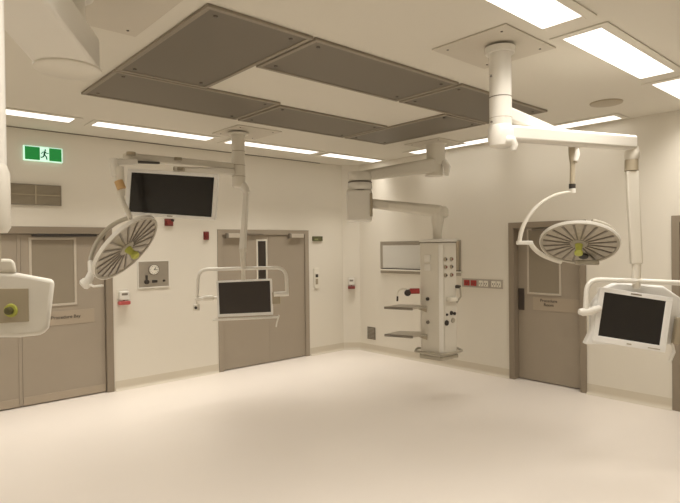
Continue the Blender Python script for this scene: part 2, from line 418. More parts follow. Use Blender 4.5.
MB().lathe((3.13, YW-.012, 1.39), -Y_, [(0, .016), (.02, .014)], 18).build('push_button', M['dark'], t)
# red strobes
for (x0, x1, z0, z1), lb, mm in (((3.155, 3.275, 2.135, 2.235), 'dark red alarm lamp right below the upper left monitor', M['darkred']), ((3.735, 3.815, 1.945, 2.065), 'small upright red alarm lamp beside the door with slim window', M['darkred'])):
    t = thing('alarm_lamp', lb, 'alarm lamp', ((x0+x1)/2, YW, z0), 'red alarm lamps')
    MB().bx(x0, x1, YW-.02, YW-.0005, z0, z1).build('base', mm, t, bevel=.004)
    MB().bx(x0+.015, x1-.015, YW-.055, YW-.02, z0+.015, z1-.015).build('lens', M['darkred'], t, bevel=.008)
# dispensers: backing, bottle/cover, red tray
def dispenser(c, x, nrm, w, h, label, trayc):
    t = thing('hand_gel_dispenser', label, 'dispenser', c - Z_*h/2, 'hand gel dispensers')
    plate(MB(), c + nrm*.001, x, Z_, w, h, .015, nrm*.012).build('backing', M['cream'], t, bevel=.002)
    plate(MB(), c + nrm*.013 + Z_*h*.14, x, Z_, w*.8, h*.5, .02, nrm*.07).build('cover', M['white'], t, bevel=.008)
    plate(MB(), c + nrm*.014 + Z_*h*.22, x, Z_, w*.5, h*.12, .006, nrm*.07).build('level_window', M['mid'], t)
    plate(MB(), c + nrm*.013 - Z_*h*.27, x, Z_, w*.95, h*.2, .012, nrm*.08).build('drip_tray', trayc, t, bevel=.006)
    MB().cyl(c+nrm*.05-Z_*h*.1, c+nrm*.05-Z_*h*.17, .012, .009, 14).build('nozzle', M['red'], t)
dispenser(V((2.575, YW, 1.195)), X_, -Y_, .15, .23, 'white gel dispenser with red tray beside the double door frame', M['pinkish'])
cn = V((-(YW-CHY), -(XW-CHX), 0)).normalized(); cxv = V((-cn.y, cn.x, 0)) * 1
dispenser(V(((CHX+XW)/2, (YW+CHY)/2, 1.17)), Z_.cross(cn)*-1, cn, .13, .25, 'small gel dispenser with dark red tray in the room corner', M['darkred'])
# small sign and intercom beside door 2
t = thing('door_sensor', 'small dark green sensor sign high beside the slim-window door', 'sensor', (5.83, YW, 1.93))
MB().bx(5.735, 5.945, YW-.03, YW-.0005, 1.92, 2.0).build('housing', mat('olive_housing', (.12, .115, .05), .4), t, bevel=.005)
MB().bx(5.76, 5.84, YW-.034, YW-.03, 1.935, 1.96).build('display', mat('sensor_display', (.3, .33, .15), .3), t)
t = thing('wall_intercom', 'narrow white wall intercom with dark button below the small green sign', 'intercom', (5.81, YW, 1.13))
plate(MB(), V((5.81, YW-.0005, 1.295)), X_, Z_, .11, .34, .012, -Y_*.02).build('plate', M['socket'], t, bevel=.003)
MB().bx(5.785, 5.835, YW-.032, YW-.0205, 1.31, 1.36).build('button', M['dark'], t, bevel=.003)
MB().bx(5.785, 5.835, YW-.026, YW-.0205, 1.19, 1.28).build('speaker_slots', M['tan'], t, bevel=.002)

# ------------------------------------------------------------------ wall fittings, right wall (x = XW)
def w2box(mb, y0, y1, z0, z1, t0, t1): return mb.bx(XW-t1, XW-t0, y0, y1, z0, z1)
t = thing('film_viewer', 'wide pale film viewer with steel surround behind the pendant', 'film viewer', (XW, 5.62, 1.37))
w2box(MB(), 4.80, 6.44, 1.37, 1.90, .0005, .012).build('surround', M['steel'], t, bevel=.003)
w2box(MB(), 5.07, 6.36, 1.455, 1.83, .012, .035).build('glass', M['paper'], t, bevel=.004)
w2box(MB(), 4.78, 6.42, 1.415, 1.44, .012, .05).build('ledge', M['socket'], t, bevel=.003)
w2box(MB(), 4.80, 6.40, 1.44, 1.452, .012, .045).build('lower_clip', M['dark'], t, bevel=.001)
w2box(MB(), 4.82, 4.94, 1.40, 1.88, .013, .03).build('control_strip', M['tan'], t, bevel=.003)
MB().lathe((XW-.03, 4.88, 1.43), -X_, [(0, .016), (.012, .014)], 16).build('knob', M['dark'], t)
t = thing('floor_grille', 'small grey low-level wall grille left of the pendant', 'grille', (XW, 6.68, .22))
w2box(MB(), 6.585, 6.775, .215, .425, .0005, .01).build('plate', M['mid'], t, bevel=.002)
mb = MB()
for i in range(8): w2box(mb, 6.60, 6.76, .235+i*.023, .246+i*.023, .01, .018)
mb.build('louvre_blades', M['steel'], t)
# power outlets
ya, yb, z0, z1 = 4.11, 4.78, 1.215, 1.34
t = thing('outlet_panel', 'steel outlet panel with red and white sockets left of the right door', 'outlet panel', (XW, (ya+yb)/2, z0))
w2box(MB(), ya, yb, z0, z1, .0005, .012).build('steel_plate', M['steel'], t, bevel=.002)
for i, (yc, mm, nm) in enumerate(((4.695, 'red', 'red'), (4.58, 'red', 'red'), (4.455, 'socket', ''), (4.375, 'socket', ''), (4.25, 'socket', ''), (4.17, 'socket', ''))):
    wv = .095 if mm == 'red' else .068
    o = w2box(MB(), yc-wv/2, yc+wv/2, z0+.022, z1-.022, .012, .02).build('socket', M[mm], t, bevel=.006)
    if nm: o['label'] = 'red emergency socket'
    mb = MB(); w2box(mb, yc-.018, yc-.010, z0+.05, z1-.05, .0195, .021); w2box(mb, yc+.010, yc+.018, z0+.05, z1-.05, .0195, .021)
    w2box(mb, yc-.004, yc+.004, z0+.03, z0+.045, .0195, .021); mb.build('socket_slot', M['dark'], o)
t = thing('wall_switch', 'small white wall plate with dark toggle beside the right monitor', 'switch', (XW, 2.80, 1.14))
plate(MB(), V((XW-.0005, 2.805, 1.215)), Y_, Z_, .075, .17, .01, -X_*.012).build('plate', M['white'], t, bevel=.002)
MB().bx(XW-.024, XW-.0125, 2.79, 2.82, 1.15, 1.195).build('toggle', M['dark'], t, bevel=.002)

# ------------------------------------------------------------------ booms and lamps
def ceiling_plate(t, cx, cy, wx, wy, m='ceilplate', bolts=True):
    p = MB().bx(cx-wx/2, cx+wx/2, cy-wy/2, cy+wy/2, H-.012, H-.0005).build('ceiling_plate', M[m], t, bevel=.003)
    if bolts:
        for sx in (-1, 1):
            for sy in (-1, 1):
                MB().lathe((cx+sx*(wx/2-.08), cy+sy*(wy/2-.08), H-.012), -Z_, [(0, .009), (.004, .008)], 12).build('bolt', M['bolt'], p)
def arm_box(p0, p1, h, w, name, m, t, h1=None, over=.0, bevel=.018, w1=None):
    """boom arm from p0 to p1: tapering rounded beam"""
    p0 = V(p0); p1 = V(p1); d = (p1-p0).normalized(); s_ = d.cross(Z_).normalized(); u = s_.cross(d).normalized()
    h1 = h if h1 is None else h1; w1 = w if w1 is None else w1
    p0 = p0 - d*over; p1 = p1 + d*over
    mb = MB(); vs = [mb.bm.verts.new(p + s_*a*ww/2 + u*b*hh/2) for p, hh, ww in ((p0, h, w), (p1, h1, w1)) for a, b in ((-1,-1),(1,-1),(1,1),(-1,1))]
    for f in ((3,2,1,0),(4,5,6,7),(0,1,5,4),(1,2,6,5),(2,3,7,6),(3,0,4,7)): mb.bm.faces.new([vs[q] for q in f])
    return mb.build(name, M[m], t, bevel=bevel, seg=3)
def vjoint(p, r, z0, z1, name, m, t):
    return MB().lathe((p.x, p.y, z0), Z_, [(0, r*.86), (.012, r), (z1-z0-.012, r), (z1-z0, r*.86)], 32).build(name, M[m], t)

# ---- surgical lamp head
def surgical_head(t, px, py, d, a, b, ang, side, yoke=True):
    c = at(px, py, d); R = size(a, d)
    tow = (EYE-c).normalized()
    rr = RT - tow*RT.dot(tow); rr.normalize(); uu = tow.cross(rr)
    Mj = rr*math.cos(ang) + uu*math.sin(ang); mn = -rr*math.sin(ang) + uu*math.cos(ang)
    ph = math.acos(b/a)
    n = (tow*math.cos(ph) + mn*side*math.sin(ph)).normalized()
    v = n.cross(Mj).normalized()
    # housing: shallow bowl behind the face
    MB().lathe(c, -n, [(-.012, R*.93), (-.016, R*.985), (0, R), (.012, R*.995), (.022, R*.93), (.04, R*.55), (.055, R*.30), (.06, R*.1)], 56, caps=False).build('housing', M['white'], t)
    face = MB().lathe(c, n, [(0.004, R*.94), (.008, R*.94)], 56).build('lens_plate', M['lens'], t)
    MB().lathe(c, n, [(.004, R*.99), (.015, R*.975), (.015, R*.915), (.004, R*.91)], 56, caps=False).build('rim_ring', M['rimgrey'], t)
    mb = MB(); k = 20
    for i in range(k):
        th = 2*PI*(i+.5)/k; e = Mj*math.cos(th) + v*math.sin(th); s_ = n.cross(e)
        p0 = c + n*.010 + e*R*.22; p1 = c + n*.010 + e*R*.90
        w0, w1 = R*.010, R*.030
        mb.prism([p0-s_*w0, p1-s_*w1, p1+s_*w1, p0+s_*w0], n*.005)
    mb.build('lens_spokes', M['spoke'], t)
    MB().lathe(c, n, [(.006, R*.20), (.016, R*.19), (.02, R*.14), (.022, .01)], 32).build('centre_hub', M['rimgrey'], t)
    MB().lathe(c, n, [(.02, R*.10), (.05, R*.085), (.075, R*.075), (.095, R*.11), (.115, R*.10), (.125, R*.05)], 24).build('sterile_handle', M['lime'], t)['label'] = 'lime green grip'
    return c, n, Mj, v, R

# ================= left boom (column right of the upper left monitor)
pc = onz(238, 131, H); px_, py_ = pc.x, pc.y
dc = FW.dot(V((px_, py_, 0)))
bA = thing('ceiling_boom', 'white twin-arm ceiling boom left of the room centre, above the slim-window door', 'ceiling boom', (px_, py_, H-.9), 'ceiling booms')
ceiling_plate(bA, 3.62, 5.78, .62, .62)
zb = at(238, 188, dc).z
MB().lathe((px_, py_, zb), Z_, [(0, .064), (.02, .08), (H-.05-zb, .08), (H-.05-zb, .12), (H-.03-zb, .125)], 32).build('column', M['cream'], bA)
for yy_ in (152, 166, 177):
    z = at(238, yy_, dc).z
    MB().lathe((px_, py_, z), Z_, [(0, .0802), (.002, .082), (.006, .082), (.008, .0802)], 32).build('joint_ring', M['tan'], bA)
pL = at(117, 161, 4.55); colp = at(238, 164, dc)
arm_box(at(233, 166.5, dc-.02), at(126, 157, 4.75), .085, .085, 'lamp_arm', 'cream', bA, h1=.07)
arm_box(at(233, 171.5, dc-.02), at(181, 170, 5.0), .075, .08, 'monitor_arm', 'cream', bA, h1=.06)
for q in ((131, 153.2, 4.75), (178, 158.6, 5.4), (222, 163.5, dc-.2)):
    p = at(*q); MB().lathe(p-Z_*.02, Z_, [(0, .04), (.03, .038)], 16).build('arm_knob', M['tan'], bA)
arm_box(at(136, 161.5, 4.72), at(115, 162, 4.5), .05, .05, 'end_link', 'white', bA, bevel=.01)
arm_box(at(158, 163.0, 5.15), at(134, 161.8, 4.7), .022, .04, 'gap_shade_bar', 'dark', bA, bevel=.004)  # dark bar standing in for the shaded gap between the arms
# spring arm to the lower monitor
k0 = at(246, 189, dc-.06); k1 = at(242.5, 250, dc-.16)
MB().tube([at(240, 183, dc), at(245, 188, dc-.04), at(247, 193, dc-.06)], [.055, .05, .04], 16).build('elbow', M['white'], bA)
arm_box(at(246.5, 191, dc-.06), k1, .058, .058, 'spring_arm', 'white', bA, h1=.07, w1=.07, bevel=.014)
MB().lathe(at(243, 251, dc-.16)-Z_*.02, Z_, [(0, .03), (.02, .04), (.05, .036)], 20).build('spring_arm_joint', M['cream'], bA)
MB().cyl(at(242.7, 251, dc-.16), at(243.2, 267, dc-.16), .034, .028, 20).build('drop_tube', M['cream'], bA)

# monitors ----------------------------------------------------------
def monitor(name, label, quad, dl, dr, mb_, scr, thick=.05, group='flat panel monitors on the booms', lean=0):
    (TL, TR, BR, BL) = quad
    pTL, pBL = at(*TL, dl-lean), at(*BL, dl+lean); pTR, pBR = at(*TR, dr-lean), at(*BR, dr+lean)
    c = (pTL+pTR+pBL+pBR)/4
    x = ((pTR+pBR)-(pTL+pBL))/2; w = x.length; x.normalize()
    y = ((pTL+pTR)-(pBL+pBR))/2; h = y.length; y.normalize()
    e = (x+y).normalized(); f = (x-y).normalized(); x = (e+f).normalized(); y = (e-f).normalized(); z = x.cross(y)
    t = thing(name, label, 'monitor', c - y*h/2, group)
    plate(MB(), c - z*thick, x, y, w, h, .02, z*(thick-.012)).build('back_shell', M['bezel'], t, bevel=.006)
    mb = MB(); l, r, tp, bt = scr   # bezel widths
    o = rounded(w, h, .018); ix0, ix1, iy0, iy1 = -w/2+l, w/2-r, -h/2+bt, h/2-tp
    cc_ = c + x*(ix0+ix1)/2 + y*(iy0+iy1)/2
    mb.basis_box(c + y*(h/2-tp/2) - z*.0055, x*w, y*tp, z*.013); mb.basis_box(c - y*(h/2-bt/2) - z*.0055, x*w, y*bt, z*.013)
    mb.basis_box(c - x*(w/2-l/2) + y*(iy0+iy1)/2 - z*.0055, x*l, y*(iy1-iy0), z*.013); mb.basis_box(c + x*(w/2-r/2) + y*(iy0+iy1)/2 - z*.0055, x*r, y*(iy1-iy0), z*.013)
    mb.build('bezel', M['bezel'], t, bevel=.003)
    mb2 = MB(); mb2.basis_box(cc_ - z*.006, x*(ix1-ix0), y*(iy1-iy0), z*.006); mb2.build('screen', M[mb_], t)
    return t, c, x, y, z, w, h
# upper left
t, c, x, y, z, w, h = monitor('monitor', 'largest monitor, black screen tilted slightly, hung high at the left above the surgical lamp',
    ((127.5, 170.3), (220, 172.5), (213.6, 219.5), (124.8, 215.5)), 4.72, 4.68, 'screen', (.035, .035, .03, .028), lean=.0)
p = c + y*(h/2) - z*.09
MB().cyl(p + y*.0 - y*.08, p + y*.055, .028, n=20).build('mount_neck', M['cream'], t)
MB().basis_box(c - z*.07 + y*.05, x*.16, y*.2, z*.04).build('mount_plate', M['cream'], t, bevel=.005)
MB().basis_box(p + y*.035+x*.02, x*.09, y*.03, z*.05).build('mount_clamp', M['tan'], t, bevel=.004)
MB().basis_box(c - y*(h/2-.012) + z*.002, x*.05, y*.008, z*.002).build('logo_mark', M['mid'], t)
MB().lathe(c - y*(h/2+.012)-z*.02+x*.02, -y, [(0, .014), (.02, .012)], 14).build('sensor_knob', M['dark'], t)
# lower left with handle frame
dB = dc-.16
t, c, x, y, z, w, h = monitor('monitor', 'smallest-looking monitor with hoop handle, in front of the slim-window door',
    ((216.5, 281), (272, 278.7), (272.8, 314), (217.5, 318)), dB-.02, dB+.02, 'screen2', (.024, .024, .022, .035))
def hp(a, b, dd=0): return at(a, b, dB+dd)
hoop = corner_path([hp(197, 299.5), hp(198, 269.5), hp(286, 267.5), hp(287, 294)], .13, 8)
MB().tube(hoop, .021, 14).build('hoop_handle', M['white'], t)
MB().cyl(hp(195.5, 299), hp(212, 298), .026, n=18).build('side_grip', M['white'], t)
MB().cyl(hp(204, 298.4), hp(213.5, 297.8), .034, n=18).build('side_clamp', M['cream'], t)
MB().cyl(hp(274, 294.3), hp(288.5, 293.5), .03, n=18).build('side_grip', M['white'], t)
MB().tube([hp(206, 298.4, .05), hp(216, 298, .07), hp(244, 296.5, .08), hp(276, 294.5, .06)], .02, 12).build('cross_tube', M['cream'], t)
MB().basis_box(hp(276.5, 298, .03), x*.10, y*.15, z*.04).build('rear_bracket', M['tan'], t, bevel=.01)
MB().cyl(hp(243.2, 266), hp(243.5, 282, .03), .024, n=16).build('mount_neck', M['cream'], t)
MB().cyl(hp(197, 299), hp(197, 304), .012, n=12).build('camera_stem', M['cream'], t)
MB().basis_box(hp(196.5, 307.5), RT*.075, UP*.075, FW*.06).build('camera_box', M['cream'], t, bevel=.008)
MB().lathe(hp(196.5, 307.5)-FW*.03, -FW, [(0, .018), (.008, .016)], 16).build('camera_lens', M['dark'], t)
MB().basis_box(hp(246, 318.5), x*.78, y*.022, z*.06).build('lower_tray', M['white'], t, bevel=.006)
MB().tube([hp(279, 315), hp(277, 322), hp(276, 327)], .009, 10).build('cable_tail', M['white'], t)

# left surgical lamp
sA = thing('surgical_light', 'round surgical lamp tipped on edge, hanging in front of the double door', 'surgical light', at(124, 250, 4.4), 'surgical lamps')
cA, nA, MjA, vA, RA = surgical_head(sA, 126, 247.5, 4.4, 40.5, 16, math.radians(47), -1)
MB().cyl(at(113.5, 159, 4.5), at(116.5, 176, 4.5), .034, .032, 18).build('upper_joint', M['white'], sA)
MB().cyl(at(119.5, 167, 4.5), at(121, 196, 4.5), .034, .03, 18).build('drop_tube', M['cream'], sA)
MB().cyl(at(118.5, 181, 4.48), at(121.8, 189, 4.48), .035, n=18).build('orange_band', M['gold'], sA)['label'] = 'orange label band'
MB().tube(bezier(at(121, 195, 4.5), at(123, 206, 4.5), at(129, 210, 4.52), at(130, 219, 4.56)), .02, 12).build('link_tube', M['cream'], sA)
mb = MB(); yk = bezier(at(131, 217.5, 4.55), at(111, 221, 4.62), at(93, 239, 4.66), at(90, 263, 4.5), 18)
mb.tube(yk, .019, 12); mb.build('yoke', M['rimgrey'], sA)
MB().tube([at(90.5, 262, 4.5), at(92, 272, 4.42), at(87, 283, 4.36)], [.022, .03, .034], 14).build('yoke_end', M['white'], sA)
MB().lathe(at(90, 280, 4.36), (at(82, 286, 4.34)-at(90, 280, 4.36)), [(0, .03), (.03, .045), (.06, .045), (.075, .03)], 20).build('pivot_knob', M['white'], sA)
MB().tube([at(88, 284, 4.34), at(94, 286.5, 4.32), at(103, 285.5, 4.3)], .01, 10).build('rim_handle', M['white'], sA)

# ================= right boom (nearest column)
pc = onz(500, 44, H); px_, py_ = pc.x, pc.y; dC = FW.dot(V((px_, py_, 0)))
bC = thing('ceiling_boom', 'white ceiling boom with square plate and long level arm, upper right', 'ceiling boom', (px_, py_, 2.4), 'ceiling booms')
ceiling_plate(bC, 3.46, 2.20, .66, .60)
def zc(py): return at(500, py, dC).z
MB().lathe((px_, py_, zc(126)), Z_, [(0, .077), (zc(98)-zc(126)-.004, .077)], 36).build('lower_sleeve', M['white'], bC)
MB().lathe((px_, py_, zc(97.5)), Z_, [(0, .076), (H-.07-zc(97.5), .076), (H-.07-zc(97.5), .10), (H-.03-zc(97.5), .105)], 36).build('column', M['white'], bC)
MB().lathe((px_, py_, zc(98.6)), Z_, [(0, .078), (.007, .078)], 36).build('joint_ring', M['mid'], bC)
MB().lathe((px_, py_, zc(119)), Z_, [(0, .078), (.003, .078)], 36).build('joint_ring', M['tan'], bC)
MB().lathe((px_, py_, zc(148)), Z_, [(0, .05), (.012, .082), (.06, .09), (zc(126)-zc(148)-.01, .084), (zc(126)-zc(148), .078)], 36).build('lower_joint', M['white'], bC)
kn = at(510, 142, dC-.09)
MB().tube([at(506, 140, dC-.07), at(512, 141, dC-.08), at(514.5, 145, dC-.08), at(513.5, 150.5, dC-.08)], [.035, .036, .026, .018], 14).build('brake_handle', M['white'], bC)
for q in ((491.5, 122), (506, 140), (491, 76), (507, 79)):
    p = at(q[0], q[1], dC-.072); MB().lathe(p, -FW, [(0, .009), (.006, .008)], 12).build('bolt', M['bolt'], bC)
MB().basis_box(at(505.5, 108, dC-.066), RT*.03, UP*.06, FW*.012).build('label_plate', M['cream'], bC)
pe = at(633, 143.2, 4.36)
arm_box(at(504, 133, dC), pe, .108, .10, 'monitor_arm', 'white', bC, h1=.112, bevel=.02)
arm_box(at(505, 114.5, dC), at(577, 143, 4.75), .105, .095, 'lamp_arm', 'white', bC, h1=.085, bevel=.02)
p = at(550, 128.5, 4.4); MB().lathe(p-FW*.045+Z_*.0, -FW, [(0, .014), (.01, .012)], 12).build('adjusting_screw', M['bolt'], bC)
# drop arm to the right monitor
MB().lathe(at(632, 155.5, 4.36)-Z_*.04, Z_, [(0, .045), (.02, .055), (.06, .055), (.11, .045)], 24).build('pivot_sleeve', M['cream'], bC)
MB().cyl(at(631.5, 160, 4.36)-Z_*.0, at(631.5, 171, 4.36), .05, .052, 24).build('pivot_collar', M['tan'], bC)
arm_box(at(631.6, 171, 4.36), at(636.3, 264, 4.36), .088, .08, 'spring_arm', 'cream', bC, h1=.085, w1=.075, bevel=.012)
MB().cyl(at(636.4, 262, 4.36), at(636.4, 281, 4.36), .034, .032, 20).build('drop_tube', M['cream'], bC)

# right monitor
dM = 4.34
t, c, x, y, z, w, h = monitor('monitor', 'tilted white-framed monitor with hoop handle at the right border',
    ((600.5, 288.8), (674.5, 296), (664.5, 353), (592, 340.5)), dM+.02, dM-.06, 'screen', (.038, .05, .036, .05))
def hm(a, b, dd=0): return at(a, b, dM+dd)
MB().tube(corner_path([hm(585.5, 312), hm(587.5, 279.5), hm(640, 281.2), hm(705, 284), hm(704, 322)], .10, 8), .021, 14).build('hoop_handle', M['white'], t)
MB().tube([hm(579, 311.5), hm(583, 312), hm(590, 311.5), hm(600, 308)], [.022, .033, .032, .026], 16).build('side_grip', M['white'], t)
MB().tube([hm(706, 321), hm(695, 321), hm(680, 322, .05)], [.03, .032, .026], 16).build('side_grip', M['white'], t)
mb = MB(); pts = [hm(604, 288.5, .04), hm(617, 282.5, .05), hm(664, 286, .06), hm(683, 299, .06), hm(678, 345, .06), hm(585, 344.5, .05), hm(592, 330, .04), hm(592, 305, .05)]
mb.prism(pts, FW*.07); mb.build('rear_shell', M['bezel'], t, bevel=.015)
MB().basis_box(hm(677, 331, .02), x*.05, y*.22, z*.05).build('rear_bracket', M['tan'], t, bevel=.01)
MB().tube([hm(672, 343, .02), hm(674, 352, .0), hm(670, 362, .0)], .012, 10).build('cable_tail', M['white'], t)
MB().cyl(hm(636.4, 279), hm(636.6, 287, .03), .03, n=18).build('mount_neck', M['cream'], t)
MB().basis_box(c + y*(h/2-.018) + z*.002, x*.08, y*.010, z*.002).build('logo_mark', M['mid'], t)
MB().basis_box(c - y*(h/2-.022) + z*.002, x*.035, y*.010, z*.002).build('badge', M['rimgrey'], t)
MB().basis_box(c - y*(h/2-.018) + x*w*.34 + z*.002, x*.09, y*.007, z*.003).build('button_row', M['rimgrey'], t)

# right surgical lamp
sC = thing('surgical_light', 'round surgical lamp seen from below, in front of the right-hand door', 'surgical light', at(577, 242, 4.75), 'surgical lamps')
cC, nC, MjC, vC, RC = surgical_head(sC, 579, 243, 4.72, 37.6, 20.5, math.radians(-1.5), -1)
dj = 4.75
MB().tube([at(572.5, 147, dj), at(573, 155, dj), at(573.5, 163, dj)], [.034, .036, .03], 18).build('upper_joint', M['tan'], sC)
MB().tube([at(576.5, 146, dj-.03), at(577, 154, dj-.03), at(575.5, 161, dj-.03)], [.016, .024, .02], 14).build('brake_knob', M['white'], sC)
MB().cyl(at(572.5, 162, dj), at(572.3, 186, dj), .022, n=16).build('drop_tube', M['tan'], sC)
MB().cyl(at(572.3, 184, dj), at(572.2, 188.5, dj), .028, n=18).build('dark_collar', M['dark'], sC)['label'] = 'dark collar'
MB().cyl(at(572.2, 188.5, dj), at(573, 193, dj), .028, .024, 18).build('lower_collar', M['white'], sC)
cv = bezier(at(573, 192, dj), at(545, 192, dj+.05), at(522, 215, dj), at(519.5, 241, dj-.03), 20)
MB().tube(cv, [.013+.006*(i/20) for i in range(21)], 12).build('curved_arm', M['cream'], sC)
MB().basis_box(at(524.5, 242.8, dj-.03), RT*.135, UP*.034, FW*.05).build('pivot_block', M['white'], sC, bevel=.006)
MB().tube(bezier(at(531, 244, dj-.04), at(535, 252, dj-.02), at(546, 258, dj), at(561, 262, dj+.03), 12), [.02]*13, 12).build('yoke', M['cream'], sC)
MB().tube(bezier(at(592, 221, 4.85), at(606, 223, 4.85), at(616, 229, 4.85), at(618.5, 241, 4.8), 12), .018, 12).build('rear_arm', M['rimgrey'], sC)
MB().basis_box(at(587, 262.5, 4.80), RT*.19, UP*.045, FW*.08).build('control_box', M['rimgrey'], sC, bevel=.012)
MB().lathe(at(583.5, 254, 4.86)-nC*.0, nC, [(0, .045), (.03, .04)], 24).build('camera_window', M['dark'], sC)
MB().lathe(cC - nC*.05 + MjC*RC*.35 + vC*0, -nC, [(0, RC*.5), (.03, RC*.45), (.05, RC*.2)], 32).build('rear_cover', M['white'], sC)

# ================= pendant (equipment tower)
pc = onz(435.5, 143.5, H); px_, py_ = pc.x, pc.y; dP = FW.dot(V((px_, py_, 0)))
bP = thing('service_pendant', 'ceiling-hung white service tower with shelves and gas outlets, centre right', 'service pendant', (px_, py_, .4))
ceiling_plate(bP, px_, py_, .62, .62)
zz = lambda py: at(434, py, dP).z
MB().lathe((px_, py_, zz(165)), Z_, [(0, .12), (.02, .13), (zz(143)-zz(165)-.03, .13), (zz(143)-zz(165)-.03, .15), (H-.01-zz(165), .155)], 36).build('column', M['cream'], bP)
DD = 7.15
arm_box(at(438, 164.5, dP), at(356, 177, DD), 0.21, .20, 'upper_arm', 'cream', bP, h1=.12, bevel=.04, w1=.24)
MB().cyl(at(434, 176, dP)+Z_*0, at(434, 160, dP), .128, n=32).build('arm_root', M['cream'], bP)
MB().tube([at(444, 161, dP-.1), at(447, 167, dP-.12), at(446.5, 176, dP-.12)], [.04, .05, .03], 14).build('brake_knob', M['white'], bP)
dz = at(360, 183, DD); rD = size(12.5, DD)
def dr(a, b, r0, nm, m, r1=None):
    p = at(360, b, DD); q = at(360, a, DD); MB().lathe(p, (q-p), [(0, r0*.95), (.012, r0), ((q-p).length-.012, r1 or r0), ((q-p).length, (r1 or r0)*.95)], 36).build(nm, M[m], bP)
dr(172.5, 181.3, rD*.93, 'top_cap', 'cream'); dr(181.8, 183, rD*.96, 'seal_ring', 'mid'); dr(183.2, 190, rD*.97, 'drum_collar', 'white'); dr(190.3, 191.3, rD*.9, 'seal_ring', 'mid'); 
mb = MB(); cD = at(359, 206, DD); Fh = V((FW.x, FW.y, 0)).normalized()
plate(mb, cD - Fh*.15, RT, Z_, size(25, DD), size(31.5, DD), .03, Fh*.30); mb.build('motor_housing', M['white'], bP, bevel=.035, seg=3)
MB().basis_box(at(371, 205, DD-.12), RT*.035, Z_*.30, Fh*.10).build('motor_side_cover', M['tan'], bP, bevel=.01)
dT = 6.75
arm_box(at(372, 203.5, DD-.05), at(396, 206.5, DD-.2), .12, .15, 'arm_socket', 'cream', bP, h1=.13, bevel=.03)
arm_box(at(393, 206, DD-.2), at(438, 211.5, dT), .12, .16, 'lower_arm', 'cream', bP, h1=.16, bevel=.04, over=.06)
MB().basis_box(at(405, 208, 6.93), RT*.08, UP*.03, FW*.03).build('arm_label', M['mid'], bP)
MB().lathe(at(441.5, 214, dT)-Z_*.05, Z_, [(0, .05), (.02, .085), (.10, .085), (.14, .06)], 28).build('elbow_cap', M['cream'], bP)
pn0 = at(437.5, 214, dT); pn1 = at(437.5, 242, dT)
MB().lathe(pn1, pn0-pn1, [(0, .075), (.02, .055), (.15, .055), (.24, .075), ((pn0-pn1).length, .085)], 28).build('neck', M['cream'], bP)
# tower body: faceted, ridge toward the camera
ctr = at(437.5, 300, dT); zt = at(437.5, 241.5, dT).z; zbm = at(438, 355, dT).z
ex = V((RT.x, RT.y, 0)).normalized(); ey = -Fh
def tp(a, b): return V((ctr.x, ctr.y, 0)) + ex*a + ey*b
sh = [(-.215, .02), (-.02, .20), (.03, .20), (.23, .03), (.20, -.14), (-.18, -.14)]
mb = MB(); mb.prism([tp(a, b)+Z_*zbm for a, b in sh], Z_*(zt-zbm)); tower = mb.build('tower_body', M['cream'], bP, bevel=.012)
MB().prism([tp(a*1.05, b*1.05)+Z_*(zt-.005) for a, b in sh], Z_*.035).build('top_cap', M['white'], bP, bevel=.01)
MB().prism([tp(a*1.03, b*1.03)+Z_*(zt-.020) for a, b in sh], Z_*.012).build('seal_ring', M['mid'], bP)
MB().prism([tp(a*1.08, b*1.08)+Z_*(zbm-.03) for a, b in sh], Z_*.045).build('bottom_cap', M['rimgrey'], bP, bevel=.008)
ring = [tp(a*1.32, b*1.22)+Z_*(zbm+.055) for a, b in sh]; ring = ring + [ring[0]]
MB().tube(corner_path(ring, .06, 5), .015, 10).build('bumper_rail', M['rimgrey'], bP)
# faces: L = left, R = right of the ridge
def face(a, b):
    A, B = tp(*a), tp(*b); d_ = (B-A); L = d_.length; d_.normalize(); nn = d_.cross(Z_)
    if nn.dot(ey) < 0: nn = -nn
    return A, d_, L, nn
AL, dLx, LL, nL = face(sh[0], sh[1]); AR, dRx, LR, nR = face(sh[2], sh[3])
zof = lambda py: at(437.5, py, dT).z
MB().prism([tp(*sh[1])+Z_*(zbm+.03)+nL*0, tp(*sh[2])+Z_*(zbm+.03), tp(sh[2][0], sh[2][1]+.008)+Z_*(zbm+.03), tp(sh[1][0], sh[1][1]+.008)+Z_*(zbm+.03)], Z_*(zt-zbm-.07)).build('edge_trim', M['white'], bP, bevel=.002)
for py in (258, 267):
    MB().basis_box(AL + dLx*LL*.42 + Z_*zof(py) + nL*.006, dLx*.085, nL*.012, Z_*.085).build('blank_cover', M['white'], bP, bevel=.004)
for py, nm in ((298, 'dark'), (321, 'mid')):
    MB().lathe(AL + dLx*LL*.42 + Z_*zof(py), nL, [(0, .022), (.02, .02)], 18).build('socket_cap', M[nm], bP)
MB().prism([AR + dRx*LR*.08 + Z_*zof(352) + nR*.001, AR + dRx*LR*.92 + Z_*zof(352)+nR*.001, AR + dRx*LR*.92 + Z_*zof(246)+nR*.001, AR + dRx*LR*.08 + Z_*zof(246)+nR*.001], nR*.006).build('front_panel', M['cream'], bP, bevel=.002)
for i, py in enumerate((259, 266.5, 274.5)):
    for j, fr_ in enumerate((.15, .58)):
        o = MB().lathe(AR + dRx*LR*fr_ + Z_*zof(py) + nR*.007, nR, [(0, .026), (.012, .026), (.022, .018)], 20).build('gas_outlet', M['tan'], bP)
        MB().lathe(AR + dRx*LR*fr_ + Z_*zof(py) + nR*.029, nR, [(0, .013), (.004, .012)], 16).build('outlet_core', M['darkred' if (i+j) % 2 else 'dark'], o)
MB().basis_box(AR + dRx*LR*.45 + Z_*zof(298) + nR*.045, dRx*.14, nR*.07, Z_*.05).build('holder_tray', M['socket'], bP, bevel=.008)
